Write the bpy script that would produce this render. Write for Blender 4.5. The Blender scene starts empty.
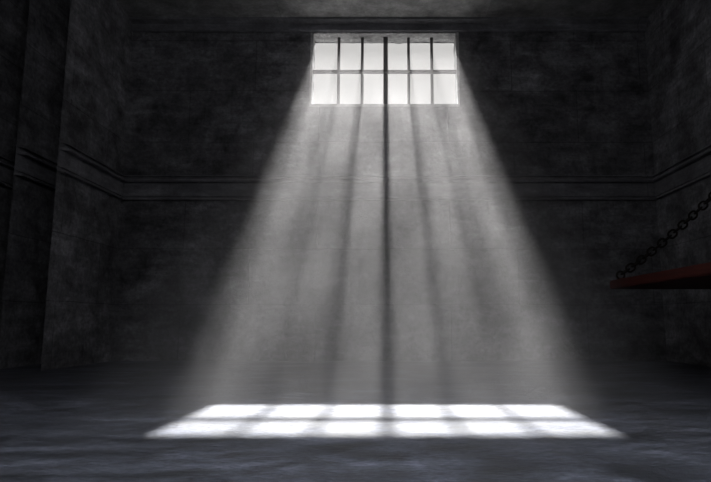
import bpy, bmesh, math, random
from mathutils import Vector, Matrix, noise

random.seed(7)
S = bpy.context.scene
C = S.collection

# ------------------------------------------------------------------ camera
F = 575.0                      # focal length in pixels of the 711 x 482 frame
PX, PY = 384.5, 241.0          # principal point
TILT = math.radians(8.02)
D = 6.4                        # camera to back wall
EYE = 0.0655 * D

cam_d = bpy.data.cameras.new('camera')
cam = bpy.data.objects.new('camera', cam_d)
C.objects.link(cam)
cam.location = (0, 0, EYE)
cam.rotation_euler = (math.pi / 2 + TILT, 0, 0)
cam_d.sensor_width = 36.0
cam_d.sensor_fit = 'HORIZONTAL'
cam_d.lens = F * 36.0 / 711.0
cam_d.shift_x = -(PX - 355.5) / 711.0
cam_d.clip_start = 0.02
cam_d.clip_end = 300
S.camera = cam


def ray(px, py):
    """direction through a pixel, scaled so that its y is 1"""
    u, v = (px - PX) / F, (PY - py) / F
    y = math.cos(TILT) - v * math.sin(TILT)
    z = math.sin(TILT) + v * math.cos(TILT)
    return Vector((u / y, 1.0, z / y))


def at_depth(px, py, d):
    r = ray(px, py)
    return Vector((r.x * d, d, EYE + r.z * d))


def z_at(py, d):
    return at_depth(PX, py, d).z


# ------------------------------------------------------------------ helpers
def link(name, bm, mat, parent=None, smooth=False):
    bmesh.ops.recalc_face_normals(bm, faces=bm.faces)
    me = bpy.data.meshes.new(name)
    bm.to_mesh(me)
    bm.free()
    if smooth:
        for p in me.polygons:
            p.use_smooth = True
    o = bpy.data.objects.new(name, me)
    C.objects.link(o)
    if mat:
        me.materials.append(mat)
    if parent:
        o.parent = parent
    return o


def structure(name, bm, mat, label=None):
    o = link(name, bm, mat)
    o['kind'] = 'structure'
    if label:
        o['label'] = label
    return o


def thing(name, label, cat, loc=(0, 0, 0)):
    o = bpy.data.objects.new(name, None)
    C.objects.link(o)
    o.location = loc
    o.empty_display_size = 0.1
    o['label'] = label
    o['category'] = cat
    return o


def add_box(bm, a, b):
    x0, y0, z0 = a
    x1, y1, z1 = b
    vs = [bm.verts.new(p) for p in ((x0, y0, z0), (x1, y0, z0), (x1, y1, z0), (x0, y1, z0),
                                    (x0, y0, z1), (x1, y0, z1), (x1, y1, z1), (x0, y1, z1))]
    for f in ((0, 3, 2, 1), (4, 5, 6, 7), (0, 1, 5, 4), (1, 2, 6, 5), (2, 3, 7, 6), (3, 0, 4, 7)):
        bm.faces.new([vs[i] for i in f])


def add_prism(bm, pts, z0, z1):
    lo = [bm.verts.new((x, y, z0)) for x, y in pts]
    hi = [bm.verts.new((x, y, z1)) for x, y in pts]
    n = len(pts)
    bm.faces.new(lo)
    bm.faces.new(hi)
    for i in range(n):
        j = (i + 1) % n
        bm.faces.new((lo[i], lo[j], hi[j], hi[i]))


def add_sweep(bm, path, prof):
    """sweep a (offset, z) profile along a plan polyline [(point, outward normal)]"""
    rings = []
    for (x, y), (nx, ny) in path:
        rings.append([bm.verts.new((x + nx * o, y + ny * o, z)) for o, z in prof])
    m = len(prof)
    for a, b in zip(rings, rings[1:]):
        for i in range(m):
            j = (i + 1) % m
            bm.faces.new((a[i], a[j], b[j], b[i]))
    bm.faces.new(rings[0])
    bm.faces.new(rings[-1])


def add_tube(bm, pts, rads, seg=12, closed=False):
    n = len(pts)
    rings = []
    up0 = None
    for i, p in enumerate(pts):
        if closed:
            t = (pts[(i + 1) % n] - pts[i - 1]).normalized()
        else:
            t = (pts[min(i + 1, n - 1)] - pts[max(i - 1, 0)]).normalized()
        if up0 is None:
            up0 = t.orthogonal().normalized()
        u = (up0 - t * up0.dot(t)).normalized()
        up0 = u
        w = t.cross(u)
        r = rads[i] if isinstance(rads, (list, tuple)) else rads
        rings.append([bm.verts.new(p + (u * math.cos(a) + w * math.sin(a)) * r)
                      for a in [2 * math.pi * k / seg for k in range(seg)]])
    for i in range(n if closed else n - 1):
        a, b = rings[i], rings[(i + 1) % n]
        for k in range(seg):
            q = (k + 1) % seg
            bm.faces.new((a[k], a[q], b[q], b[k]))
    if not closed:
        bm.faces.new(rings[0])
        bm.faces.new(rings[-1])


# ------------------------------------------------------------------ materials
def nodes(name):
    m = bpy.data.materials.new(name)
    m.use_nodes = True
    nt = m.node_tree
    nt.nodes.clear()
    out = nt.nodes.new('ShaderNodeOutputMaterial')
    return m, nt, out


def N(nt, t, **kw):
    n = nt.nodes.new(t)
    for k, v in kw.items():
        if k in n.inputs:
            n.inputs[k].default_value = v
        else:
            setattr(n, k, v)
    return n


def ramp(nt, stops):
    r = nt.nodes.new('ShaderNodeValToRGB')
    e = r.color_ramp.elements
    while len(e) < len(stops):
        e.new(0.5)
    for q, (p, c) in zip(e, stops):
        q.position = p
        q.color = (c[0], c[1], c[2], 1) if isinstance(c, (tuple, list)) else (c, c, c, 1)
    return r


def concrete(name, base, plane, bw=1.5, bh=0.62, contrast=0.45, rough=(0.7, 0.95), spec=0.35,
             bump=0.35, grain=0.2, stretch=(1, 1, 1), joint=0.6, tint=(1, 1, 1), streak=(0.5, 0.5, 2.2)):
    """Old grimy cast concrete with block joints; plane = which two axes the joints run in."""
    m, nt, out = nodes(name)
    L = nt.links
    geo = N(nt, 'ShaderNodeNewGeometry')
    sep = N(nt, 'ShaderNodeSeparateXYZ')
    L.new(geo.outputs['Position'], sep.inputs[0])
    comb = N(nt, 'ShaderNodeCombineXYZ')
    L.new(sep.outputs['XYZ'.index(plane[0])], comb.inputs[0])
    L.new(sep.outputs['XYZ'.index(plane[1])], comb.inputs[1])
    mp = N(nt, 'ShaderNodeMapping')
    mp.inputs['Scale'].default_value = stretch
    L.new(geo.outputs['Position'], mp.inputs['Vector'])
    big = N(nt, 'ShaderNodeTexNoise', Scale=0.9, Detail=5.0, Roughness=0.6)
    mid = N(nt, 'ShaderNodeTexNoise', Scale=3.6, Detail=8.0, Roughness=0.68, Distortion=0.4)
    fine = N(nt, 'ShaderNodeTexNoise', Scale=26.0, Detail=6.0, Roughness=0.7)
    for t in (big, mid, fine):
        L.new(mp.outputs[0], t.inputs['Vector'])
    br = N(nt, 'ShaderNodeTexBrick', Scale=1.0)
    br.offset = 0.5
    br.inputs['Brick Width'].default_value = bw
    br.inputs['Row Height'].default_value = bh
    br.inputs['Mortar Size'].default_value = 0.006
    br.inputs['Mortar Smooth'].default_value = 0.6
    br.inputs['Color1'].default_value = (0.86, 0.86, 0.86, 1)
    br.inputs['Color2'].default_value = (1.12, 1.12, 1.12, 1)
    br.inputs['Mortar'].default_value = (joint, joint, joint, 1)
    # slightly wandering joints
    wob = N(nt, 'ShaderNodeVectorMath', operation='SCALE')
    wob.inputs['Scale'].default_value = 0.02
    L.new(mid.outputs['Color'], wob.inputs[0])
    addv = N(nt, 'ShaderNodeVectorMath', operation='ADD')
    L.new(comb.outputs[0], addv.inputs[0])
    L.new(wob.outputs[0], addv.inputs[1])
    L.new(addv.outputs[0], br.inputs['Vector'])
    # long scraped streaks and short trowel marks
    mp2 = N(nt, 'ShaderNodeMapping')
    mp2.inputs['Scale'].default_value = streak
    L.new(geo.outputs['Position'], mp2.inputs['Vector'])
    st = N(nt, 'ShaderNodeTexNoise', Scale=4.0, Detail=7.0, Roughness=0.72, Distortion=0.2)
    L.new(mp2.outputs[0], st.inputs['Vector'])
    r4 = ramp(nt, [(0.30, 0.55), (0.52, 0.95), (0.62, 1.25), (0.74, 1.9)])
    L.new(st.outputs['Fac'], r4.inputs[0])
    # stains
    r1 = ramp(nt, [(0.30, 1 - contrast * 0.6), (0.70, 1 + contrast * 0.6)])
    L.new(big.outputs['Fac'], r1.inputs[0])
    r2 = ramp(nt, [(0.32, 1 - contrast), (0.50, 1.0), (0.72, 1 + contrast)])
    L.new(mid.outputs['Fac'], r2.inputs[0])
    r3 = ramp(nt, [(0.30, 1 - grain), (0.7, 1 + grain)])
    L.new(fine.outputs['Fac'], r3.inputs[0])

    def mul(a, b):
        x = N(nt, 'ShaderNodeVectorMath', operation='MULTIPLY')
        L.new(a, x.inputs[0])
        L.new(b, x.inputs[1])
        return x.outputs[0]
    c = mul(r1.outputs[0], r2.outputs[0])
    c = mul(c, r3.outputs[0])
    c = mul(c, r4.outputs[0])
    c = mul(c, br.outputs['Color'])
    base_n = N(nt, 'ShaderNodeRGB')
    base_n.outputs[0].default_value = (base * tint[0], base * tint[1], base * tint[2], 1)
    c = mul(c, base_n.outputs[0])
    p = N(nt, 'ShaderNodeBsdfPrincipled')
    L.new(c, p.inputs['Base Color'])
    p.inputs['Specular IOR Level'].default_value = spec
    rr = N(nt, 'ShaderNodeMapRange')
    rr.inputs['From Min'].default_value = 0.3
    rr.inputs['From Max'].default_value = 0.7
    rr.inputs['To Min'].default_value = rough[0]
    rr.inputs['To Max'].default_value = rough[1]
    L.new(mid.outputs['Fac'], rr.inputs['Value'])
    L.new(rr.outputs[0], p.inputs['Roughness'])
    # bump: blotches, grain, joints
    s1 = N(nt, 'ShaderNodeMath', operation='MULTIPLY_ADD')
    L.new(fine.outputs['Fac'], s1.inputs[0])
    s1.inputs[1].default_value = 0.35
    L.new(mid.outputs['Fac'], s1.inputs[2])
    s2 = N(nt, 'ShaderNodeMath', operation='MULTIPLY_ADD')
    L.new(br.outputs['Fac'], s2.inputs[0])
    s2.inputs[1].default_value = -0.35
    L.new(s1.outputs[0], s2.inputs[2])
    b = N(nt, 'ShaderNodeBump', Strength=bump, Distance=0.03)
    L.new(s2.outputs[0], b.inputs['Height'])
    L.new(b.outputs[0], p.inputs['Normal'])
    L.new(p.outputs[0], out.inputs['Surface'])
    return m


def metal(name, col, rough):
    m, nt, out = nodes(name)
    L = nt.links
    tc = N(nt, 'ShaderNodeTexCoord')
    n = N(nt, 'ShaderNodeTexNoise', Scale=22.0, Detail=6.0, Roughness=0.65)
    L.new(tc.outputs['Object'], n.inputs['Vector'])
    r = ramp(nt, [(0.35, [c * 0.6 for c in col]), (0.62, col), (0.75, (col[0] * 2.0, col[1] * 1.3, col[2] * 0.9))])
    L.new(n.outputs['Fac'], r.inputs[0])
    p = N(nt, 'ShaderNodeBsdfPrincipled', Metallic=0.7, Roughness=rough)
    L.new(r.outputs[0], p.inputs['Base Color'])
    b = N(nt, 'ShaderNodeBump', Strength=0.25, Distance=0.004)
    L.new(n.outputs['Fac'], b.inputs['Height'])
    L.new(b.outputs[0], p.inputs['Normal'])
    L.new(p.outputs[0], out.inputs['Surface'])
    return m


def wood(name):
    m, nt, out = nodes(name)
    L = nt.links
    tc = N(nt, 'ShaderNodeTexCoord')
    mp = N(nt, 'ShaderNodeMapping')
    mp.inputs['Scale'].default_value = (9, 0.9, 9)
    L.new(tc.outputs['Object'], mp.inputs['Vector'])
    n = N(nt, 'ShaderNodeTexNoise', Scale=2.0, Detail=7.0, Roughness=0.6, Distortion=0.8)
    L.new(mp.outputs[0], n.inputs['Vector'])
    r = ramp(nt, [(0.3, (0.035, 0.005, 0.003)), (0.55, (0.085, 0.011, 0.006)), (0.75, (0.12, 0.02, 0.01))])
    L.new(n.outputs['Fac'], r.inputs[0])
    p = N(nt, 'ShaderNodeBsdfPrincipled', Roughness=0.6)
    L.new(r.outputs[0], p.inputs['Base Color'])
    b = N(nt, 'ShaderNodeBump', Strength=0.3, Distance=0.004)
    L.new(n.outputs['Fac'], b.inputs['Height'])
    L.new(b.outputs[0], p.inputs['Normal'])
    L.new(p.outputs[0], out.inputs['Surface'])
    return m


M_back = concrete('back_wall_concrete', 0.12, 'XZ', contrast=0.6, bump=0.7, grain=0.4, tint=(0.98, 0.98, 1.05))
M_side = concrete('side_wall_concrete', 0.175, 'YZ', contrast=0.6, bump=0.7, grain=0.4, tint=(0.98, 0.98, 1.05))
M_trim = concrete('moulding_concrete', 0.15, 'XZ', bw=6, bh=9, contrast=0.3, bump=0.2, tint=(0.98, 0.98, 1.06))
M_ceil = concrete('ceiling_concrete', 0.24, 'XY', bw=2.4, bh=1.4, contrast=0.4, joint=0.8)
M_floor = concrete('floor_stone', 0.092, 'XY', bw=40, bh=40, contrast=0.85, rough=(0.42, 0.8), spec=0.4,
                   bump=1.0, grain=0.5, stretch=(1.3, 2.4, 1), joint=0.8, streak=(1.0, 2.2, 1), tint=(0.89, 0.95, 1.2))
M_reveal = concrete('window_reveal_concrete', 0.40, 'XZ', bw=6, bh=9, contrast=0.4, streak=(3, 3, 3), bump=0.5)
M_bar = metal('dark_bar_iron', (0.05, 0.05, 0.052), 0.5)
M_chain = metal('black_chain_iron', (0.03, 0.024, 0.022), 0.5)
M_wood = wood('dark_red_wood')

# ------------------------------------------------------------------ room dimensions
XR = 0.482 * D
XL = -0.466 * D
H = z_at(21.5, D)               # ceiling height
FRONT = -2.2                    # inner face of the wall behind the camera
T = 0.041 * D                   # wall thickness
FAR = D + T

# left wall: three stretches, each ending in a splayed jamb
zs = z_at(190, D)


def depth_of(px, X, z):
    """depth at which a vertical line at plan X, height z, shows at pixel column px"""
    lo, hi = 0.5, 40.0
    for _ in range(60):
        d = (lo + hi) / 2
        dy, dz = d, z - EYE
        zc = dy * math.cos(TILT) + dz * math.sin(TILT)
        x = PX + F * X / zc
        if (x < px) == (X < 0):
            lo = d
        else:
            hi = d
    return lo


X1, X2, X3 = XL, XL * 1.16, XL * 1.30
d1 = depth_of(58, X1, zs)
d2f = depth_of(58, X2, zs) + 0.12
d2 = depth_of(15, X2, zs)
d3f = depth_of(15, X3, zs) + 0.12
left_plan = [(X1, FAR), (X1, d1), (X2, d2f), (X2, d2), (X3, d3f), (X3, FRONT - T)]
# ------------------------------------------------------------------ shell
XO = X3 - 0.4                   # outer face of the left wall

bm = bmesh.new()
add_box(bm, (XO, FRONT - T, -0.2), (XR + T, FAR, 0.0))
structure('floor', bm, M_floor, 'dark blue grey stone floor with a bright patch of sunlight')

bm = bmesh.new()
add_box(bm, (XO, FRONT - T, H), (XR + T, FAR, H + 0.25))
structure('ceiling', bm, M_ceil, 'stained grey concrete ceiling')

bm = bmesh.new()
add_prism(bm, left_plan + [(XO, FRONT - T), (XO, FAR)], 0, H)
structure('wall_left', bm, M_side, 'dark concrete wall stepping back in splayed jambs')

bm = bmesh.new()
add_box(bm, (XR, FRONT - T, 0), (XR + T, FAR, H))
structure('wall_right', bm, M_side, 'dark concrete wall carrying the plank bunk')

bm = bmesh.new()
add_box(bm, (X3, FRONT - T, 0), (XR, FRONT, H))
structure('wall_front', bm, M_back)

# back wall with the window opening: the clear opening is a little wider at its foot
def inner(px, py):
    p = at_depth(px, py, D)
    return p


a_tl, a_tr = inner(313.5, 33.5), inner(455.5, 33.5)
a_bl, a_br = inner(311.3, 104), inner(458, 104)
z_sill, z_head = a_bl.z, a_tl.z
z_head_out = z_at(43.0, FAR)
o_tl = at_depth(315.5, 43, FAR)
o_tr = at_depth(453.5, 43, FAR)
ap_in = [(a_bl.x, z_sill), (a_br.x, z_sill), (a_tr.x, z_head), (a_tl.x, z_head)]
ap_out = [(a_bl.x - 0.01, z_sill - 0.02), (a_br.x + 0.01, z_sill - 0.02), (o_tr.x, z_head_out), (o_tl.x, z_head_out)]
LIN = 0.012                      # thickness of the reveal lining
hx0 = min(p[0] for p in ap_in + ap_out) - LIN
hx1 = max(p[0] for p in ap_in + ap_out) + LIN
hz0 = z_sill - 0.02 - LIN
hz1 = z_head + LIN
bm = bmesh.new()


def ringed(y):
    o = [bm.verts.new(p) for p in ((X1, y, 0), (XR, y, 0), (XR, y, H), (X1, y, H))]
    h = [bm.verts.new(p) for p in ((hx0, y, hz0), (hx1, y, hz0), (hx1, y, hz1), (hx0, y, hz1))]
    for i in range(4):
        j = (i + 1) % 4
        bm.faces.new((o[i], o[j], h[j], h[i]))
    return o, h


o1, h1 = ringed(D)
o2, h2 = ringed(FAR)
for i in range(4):
    j = (i + 1) % 4
    bm.faces.new((o1[i], o1[j], o2[j], o2[i]))
    bm.faces.new((h1[i], h1[j], h2[j], h2[i]))
structure('wall_back', bm, M_back, 'dark concrete block wall with a barred window high up')

# window lining: rough concrete reveal around the opening
bm = bmesh.new()
NU = [60, 26, 60, 26]
NV = 12


def perim(ap):
    pts = []
    for k in range(4):
        a, b = ap[k], ap[(k + 1) % 4]
        for i in range(NU[k]):
            t = i / NU[k]
            pts.append((a[0] + (b[0] - a[0]) * t, a[1] + (b[1] - a[1]) * t))
    return pts


pin, pout = perim(ap_in), perim(ap_out)
hole = perim([(hx0, hz0), (hx1, hz0), (hx1, hz1), (hx0, hz1)])
cx, cz = 0.0, (z_sill + z_head) / 2
grid = []
for v in range(NV + 1):
    t = v / NV
    row = []
    for k in range(len(pin)):
        x = pin[k][0] * (1 - t) + pout[k][0] * t
        z = pin[k][1] * (1 - t) + pout[k][1] * t
        y = D - 0.001 + (T + 0.001) * t
        n = noise.noise(Vector((x * 14, y * 14, z * 14))) * 0.010 + noise.noise(Vector((x * 40, y * 40, z * 40))) * 0.006
        head = NU[0] + NU[1] <= k < NU[0] + NU[1] + NU[2]
        if head:
            n = -abs(n) * (0.3 + 1.5 * t)
        amp = 1.0 if head else 0.3
        dx, dz = x - cx, z - cz
        ln = math.hypot(dx, dz)
        row.append(bm.verts.new((x + dx / ln * n * amp * (0.2 if head else 1), y, z + dz / ln * n * amp)))
    grid.append(row)
fr = [bm.verts.new((x, D - 0.001, z)) for x, z in hole]
bk = [bm.verts.new((x, FAR, z)) for x, z in hole]
m_ = len(pin)
for k in range(m_):
    q = (k + 1) % m_
    for v in range(NV):
        bm.faces.new((grid[v][k], grid[v][q], grid[v + 1][q], grid[v + 1][k]))
    bm.faces.new((grid[0][k], grid[0][q], fr[q], fr[k]))
    bm.faces.new((grid[NV][k], grid[NV][q], bk[q], bk[k]))
    bm.faces.new((fr[k], fr[q], bk[q], bk[k]))
structure('window_1', bm, M_reveal, 'rough pale concrete window opening high on the back wall')

# ------------------------------------------------------------------ mouldings
def px_z(py):
    return z_at(py, D)


# cornice along the top of the back wall
z33 = hz1 + 0.004
prof = [(0, H), (0.10, H), (0.10, px_z(23.5)), (0.035, px_z(25.5)), (0.03, px_z(33) + 0.002), (0.045, z33 + 0.02), (0.045, z33), (0, z33)]
bm = bmesh.new()
add_sweep(bm, [((X1, D), (0, -1)), ((XR, D), (0, -1))], prof)
structure('trim_1', bm, M_trim, 'dark cornice along the top of the back wall')

# string course: projecting lip, plain band, thin lower lip
zt, zb = px_z(177.5), px_z(199.5)
hh = zt - zb
sprof = [(0, zt + 0.022), (0.03, zt + 0.018), (0.034, zt + 0.006), (0.006, zt + 0.002), (0.006, zt - 0.020),
         (0.032, zt - 0.024), (0.064, zt - 0.050), (0.060, zt - 0.062), (0.016, zt - 0.068),
         (0.016, zb + 0.034), (0.004, zb + 0.030), (0.004, zb + 0.018), (0.022, zb + 0.014), (0.036, zb - 0.008), (0, zb - 0.014)]
bm = bmesh.new()
add_sweep(bm, [((X1, D), (0, -1)), ((XR, D), (0, -1))], sprof)
structure('trim_2', bm, M_trim, 'moulded band across the back wall')
M_trim_side = concrete('side_moulding_concrete', 0.19, 'YZ', bw=9, bh=9, contrast=0.3, tint=(0.98, 0.98, 1.06))
bm = bmesh.new()
add_sweep(bm, [((XR, D), (-1, 0)), ((XR, FRONT), (-1, 0))], sprof)
structure('trim_3', bm, M_trim_side, 'moulded band along the right wall')
bm = bmesh.new()
for (xa, ya), (xb, yb) in (((X1, D), (X1, d1)), ((X2, d2f), (X2, d2)), ((X3, d3f), (X3, FRONT))):
    add_sweep(bm, [((xa, ya), (1, 0)), ((xb, yb + 0.08), (1, 0)), ((xb, yb), (0.05, 0))], sprof)
structure('trim_4', bm, M_trim_side, 'moulded band along the stepped left wall')

# ------------------------------------------------------------------ window bars
YB = D + T * 0.45
grille = thing('window_grille', 'dark iron bar grille across the bright window high on the back wall', 'window bars',
               (0, YB, z_sill))
bar_px = [338.7, 362.3, 385.6, 408.6, 431.8]
for px in bar_px:
    x_t = at_depth(px, 70, YB).x
    ztop = z_head + (z_head_out - z_head) * 0.45 + 0.02
    bm = bmesh.new()
    w = 0.0265 if px == 385.6 else 0.0165
    add_box(bm, (x_t - w, -w, -0.02), (x_t + w, w, ztop - z_sill))
    bmesh.ops.bevel(bm, geom=bm.edges[:], offset=0.004, segments=2, affect='EDGES')
    link('vertical_bar', bm, M_bar, grille)
zc = z_at(72.2, YB - 0.045) - z_sill
bm = bmesh.new()
add_box(bm, (a_bl.x - 0.02, -0.078, zc - 0.013), (a_br.x + 0.02, -0.0215, zc + 0.016))
bmesh.ops.bevel(bm, geom=bm.edges[:], offset=0.003, segments=1, affect='EDGES')
link('crossbar', bm, M_bar, grille)

# ------------------------------------------------------------------ hanging bunk
DB = 0.8 * D
c_lo = at_depth(609.5, 289.3, DB)
c_hi = at_depth(609.5, 280.6, DB)
bx0, bz0, bz1 = c_lo.x, c_lo.z, c_hi.z
BL = 1.95
bunk = thing('hanging_bunk', 'dark red wooden plank bunk hung by a chain from the right wall', 'bunk', (bx0, DB, bz0))
bm = bmesh.new()
nY = 24
W_ = XR - bx0
add_box(bm, (0, -BL, 0), (W_, 0, bz1 - bz0))
bmesh.ops.subdivide_edges(bm, edges=[e for e in bm.edges if abs(e.verts[0].co.y - e.verts[1].co.y) > 1], cuts=nY)
bmesh.ops.bevel(bm, geom=[e for e in bm.edges if e.calc_face_angle(0) > 1.0], offset=0.009, segments=2, affect='EDGES')
for v in bm.verts:
    if v.co.x < W_ - 0.1:
        v.co.z += 0.003 * noise.noise(Vector((v.co.y * 5, v.co.x * 5, 0)))
        v.co.x += 0.003 * noise.noise(Vector((v.co.y * 7, v.co.z * 7, 3)))
link('board', bm, M_wood, bunk)
th = bz1 - bz0
# eye bolt near the free far corner
ex, ey = 0.075, -0.075
bm = bmesh.new()
ring = [Vector((ex + 0.034 * math.cos(a), ey, th + 0.042 + 0.034 * math.sin(a))) for a in [2 * math.pi * k / 20 for k in range(20)]]
add_tube(bm, ring, 0.0095, 10, closed=True)
add_tube(bm, [Vector((ex, ey, th - 0.02)), Vector((ex, ey, th + 0.012))], 0.012, 12)
link('eye_bolt', bm, M_chain, bunk, True)
bm = bmesh.new()
add_tube(bm, [Vector((ex, ey, th - 0.002)), Vector((ex, ey, th + 0.007))], 0.034, 6)
link('washer_plate', bm, M_chain, bunk)

# ------------------------------------------------------------------ chain from bunk to wall
ring_c = Vector((bx0 + ex, DB + ey, bz1 + 0.042))
anchor_c = Vector((XR - 0.048, DB + ey, at_depth(728, 186, DB + ey).z))
dirv = (anchor_c - ring_c).normalized()
p0 = ring_c + dirv * 0.0245
p1 = anchor_c - dirv * 0.0245
chain = thing('hanging_chain', 'heavy black chain holding the plank bunk up to the right wall', 'chain', p0)
span = p1 - p0
nlink = 19
pitch = span.length / nlink
wire = 0.0095
half_w = 0.0315


def link_bm(straight, r, wr):
    b = bmesh.new()
    pts = []
    for k in range(12):
        a = -math.pi / 2 + math.pi * k / 11
        pts.append(Vector((straight / 2 + r * math.cos(a), 0, r * math.sin(a))))
    for k in range(12):
        a = math.pi / 2 + math.pi * k / 11
        pts.append(Vector((-straight / 2 + r * math.cos(a), 0, r * math.sin(a))))
    add_tube(b, pts, wr, 10, closed=True)
    return b


straight = max(0.008, pitch + 2 * wire - 2 * half_w)
first = None
rotY = math.atan2(span.x, span.z) - math.pi / 2
for i in range(nlink):
    t = (i + 0.5) / nlink
    sag = -0.035 * 4 * t * (1 - t)
    pos = span * t + Vector((0, 0, sag))
    slope = Vector((span.x, 0, span.z - 0.035 * 4 * (1 - 2 * t)))
    ry = -math.atan2(slope.z, slope.x)
    if first is None:
        o = link('link', link_bm(straight, half_w, wire), M_chain, chain, True)
        first = o
    else:
        o = first.copy()
        C.objects.link(o)
        o.parent = chain
    rx = (0 if i % 2 == 1 else math.pi / 2) + random.uniform(-0.14, 0.14)
    o.rotation_mode = 'XYZ'
    o.rotation_euler = (rx, ry, 0)
    o.location = pos
bm = bmesh.new()
base = anchor_c - p0
add_tube(bm, [base + Vector((0.034 * math.cos(a), 0, 0.034 * math.sin(a))) for a in [2 * math.pi * k / 18 for k in range(18)]], 0.0095, 10, closed=True)
add_box(bm, (base.x + 0.036, base.y - 0.06, base.z - 0.06), (base.x + 0.048, base.y + 0.06, base.z + 0.06))
link('wall_anchor', bm, M_chain, chain)

# ------------------------------------------------------------------ sun direction, haze
patch_near = at_depth(PX, 437.5, 1.0)
tn = -EYE / ray(PX, 437.5).z
tf = -EYE / ray(PX, 404.0).z
y_near, y_far = tn, tf
e1 = math.atan2(z_head_out, FAR - y_near)
e2 = math.atan2(z_sill, D - y_far)
ELEV = (e1 + e2) / 2
print('elevation', math.degrees(e1), math.degrees(e2), 'H', H, 'W', XR - XL, 'sill', z_sill, 'y', y_near, y_far)

# dusty air where the light falls: prism from the window down to the floor
bm = bmesh.new()
g = 0.30
ys, yf_, yn_ = D - 0.012, y_far + 0.25, y_near - 0.35
xw, xf = 0.95, 1.12
sec = [(ys, z_sill - 0.12), (ys, z_head - 0.0), (yn_, 0.004), (yf_ - 0.05, 0.004)]
L_ = [bm.verts.new((-(xw if y > 4.5 else xf), y, z)) for y, z in sec]
R_ = [bm.verts.new(((xw if y > 4.5 else xf), y, z)) for y, z in sec]
bm.faces.new(L_)
bm.faces.new(R_)
for i in range(4):
    j = (i + 1) % 4
    bm.faces.new((L_[i], L_[j], R_[j], R_[i]))
mh, nt, out = nodes('dusty_haze')
tc = N(nt, 'ShaderNodeNewGeometry')
mp = N(nt, 'ShaderNodeMapping')
mp.inputs['Scale'].default_value = (1.2, 0.7, 0.7)
nt.links.new(tc.outputs['Position'], mp.inputs['Vector'])
nz = N(nt, 'ShaderNodeTexNoise', Scale=2.4, Detail=3.0, Roughness=0.55)
nt.links.new(mp.outputs[0], nz.inputs['Vector'])
HAZE = 0.106
mr = N(nt, 'ShaderNodeMapRange')
mr.inputs['From Min'].default_value = 0.3
mr.inputs['From Max'].default_value = 0.7
mr.inputs['To Min'].default_value = 0.45 * HAZE
mr.inputs['To Max'].default_value = 1.55 * HAZE
nt.links.new(nz.outputs['Fac'], mr.inputs['Value'])
vs = N(nt, 'ShaderNodeVolumeScatter', Anisotropy=0.12)
vs.inputs['Color'].default_value = (1, 0.975, 0.965, 1)
nt.links.new(mr.outputs[0], vs.inputs['Density'])
nt.links.new(vs.outputs[0], out.inputs['Volume'])
hz = link('haze', bm, mh)
hz['kind'] = 'stuff'
hz['label'] = 'pale dusty haze lit by sunlight slanting down from the barred window'
hz['category'] = 'haze'

# ------------------------------------------------------------------ light
DIST = 30 * D
sun_d = bpy.data.lights.new('sun', 'POINT')
sun = bpy.data.objects.new('sun', sun_d)
C.objects.link(sun)
wc = Vector((0.0, FAR, (z_sill + z_head_out) / 2))
sun.location = wc + Vector((0.0, math.cos(ELEV), math.sin(ELEV))) * DIST
IRR = 36.0
sun_d.energy = IRR * 4 * math.pi * DIST ** 2
sun_d.shadow_soft_size = DIST * math.tan(math.radians(0.55))
sun_d.color = (1.0, 0.985, 0.985)

# unseen overhead lights added as fill: one for the near floor, two for walls
floor_fill_d = bpy.data.lights.new('floor_fill_light', 'AREA')  # no fixture; added to brighten the floor near the camera
floor_fill = bpy.data.objects.new('floor_fill_light', floor_fill_d)
C.objects.link(floor_fill)
floor_fill.location = (0.0, 0.9, H - 0.35)
floor_fill_d.shape = 'RECTANGLE'
floor_fill_d.size = 2.6
floor_fill_d.size_y = 0.7
floor_fill_d.energy = 30
floor_fill_d.spread = math.radians(88)
floor_fill_d.color = (0.90, 0.94, 1.0)
wall_fill_d = bpy.data.lights.new('wall_fill_light', 'POINT')  # added point light without a fixture, lifts the dark walls
wall_fill = bpy.data.objects.new('wall_fill_light', wall_fill_d)
C.objects.link(wall_fill)
wall_fill.location = (0.0, -0.5, H - 0.8)
wall_fill_d.shadow_soft_size = 0.22
wall_fill_d.energy = 42
wall_fill_d.color = (0.97, 0.97, 1.0)

wall_fill2 = bpy.data.objects.new('wall_fill_light', wall_fill_d.copy())  # second added fill, brightens the side walls
C.objects.link(wall_fill2)
wall_fill2.location = (-1.0, 1.9, H - 0.6)
wall_fill2.data.energy = 20

# white overcast sky outside
W = bpy.data.worlds.new('sky')
S.world = W
W.use_nodes = True
bg = W.node_tree.nodes['Background']
bg.inputs['Color'].default_value = (0.62, 0.61, 0.597, 1)
bg.inputs['Strength'].default_value = 1.0
pd = bpy.data.lights.new('window_portal', 'AREA')
po = bpy.data.objects.new('window_portal', pd)
C.objects.link(po)
pd.shape = 'RECTANGLE'
pd.size = hx1 - hx0
pd.size_y = hz1 - hz0
po.location = (0, FAR + 0.02, (hz0 + hz1) / 2)
po.rotation_euler = (-math.pi / 2, 0, 0)
pd.cycles.is_portal = True

# ------------------------------------------------------------------ render look
S.view_settings.view_transform = 'Standard'
S.view_settings.look = 'None'
S.view_settings.exposure = 0.0
S.view_settings.gamma = 1.0
S.view_settings.use_curve_mapping = False
S.cycles.max_bounces = 8
S.cycles.diffuse_bounces = 5
S.cycles.volume_bounces = 1
S.cycles.volume_step_rate = 0.6
S.cycles.volume_max_steps = 256
S.cycles.use_denoising = True
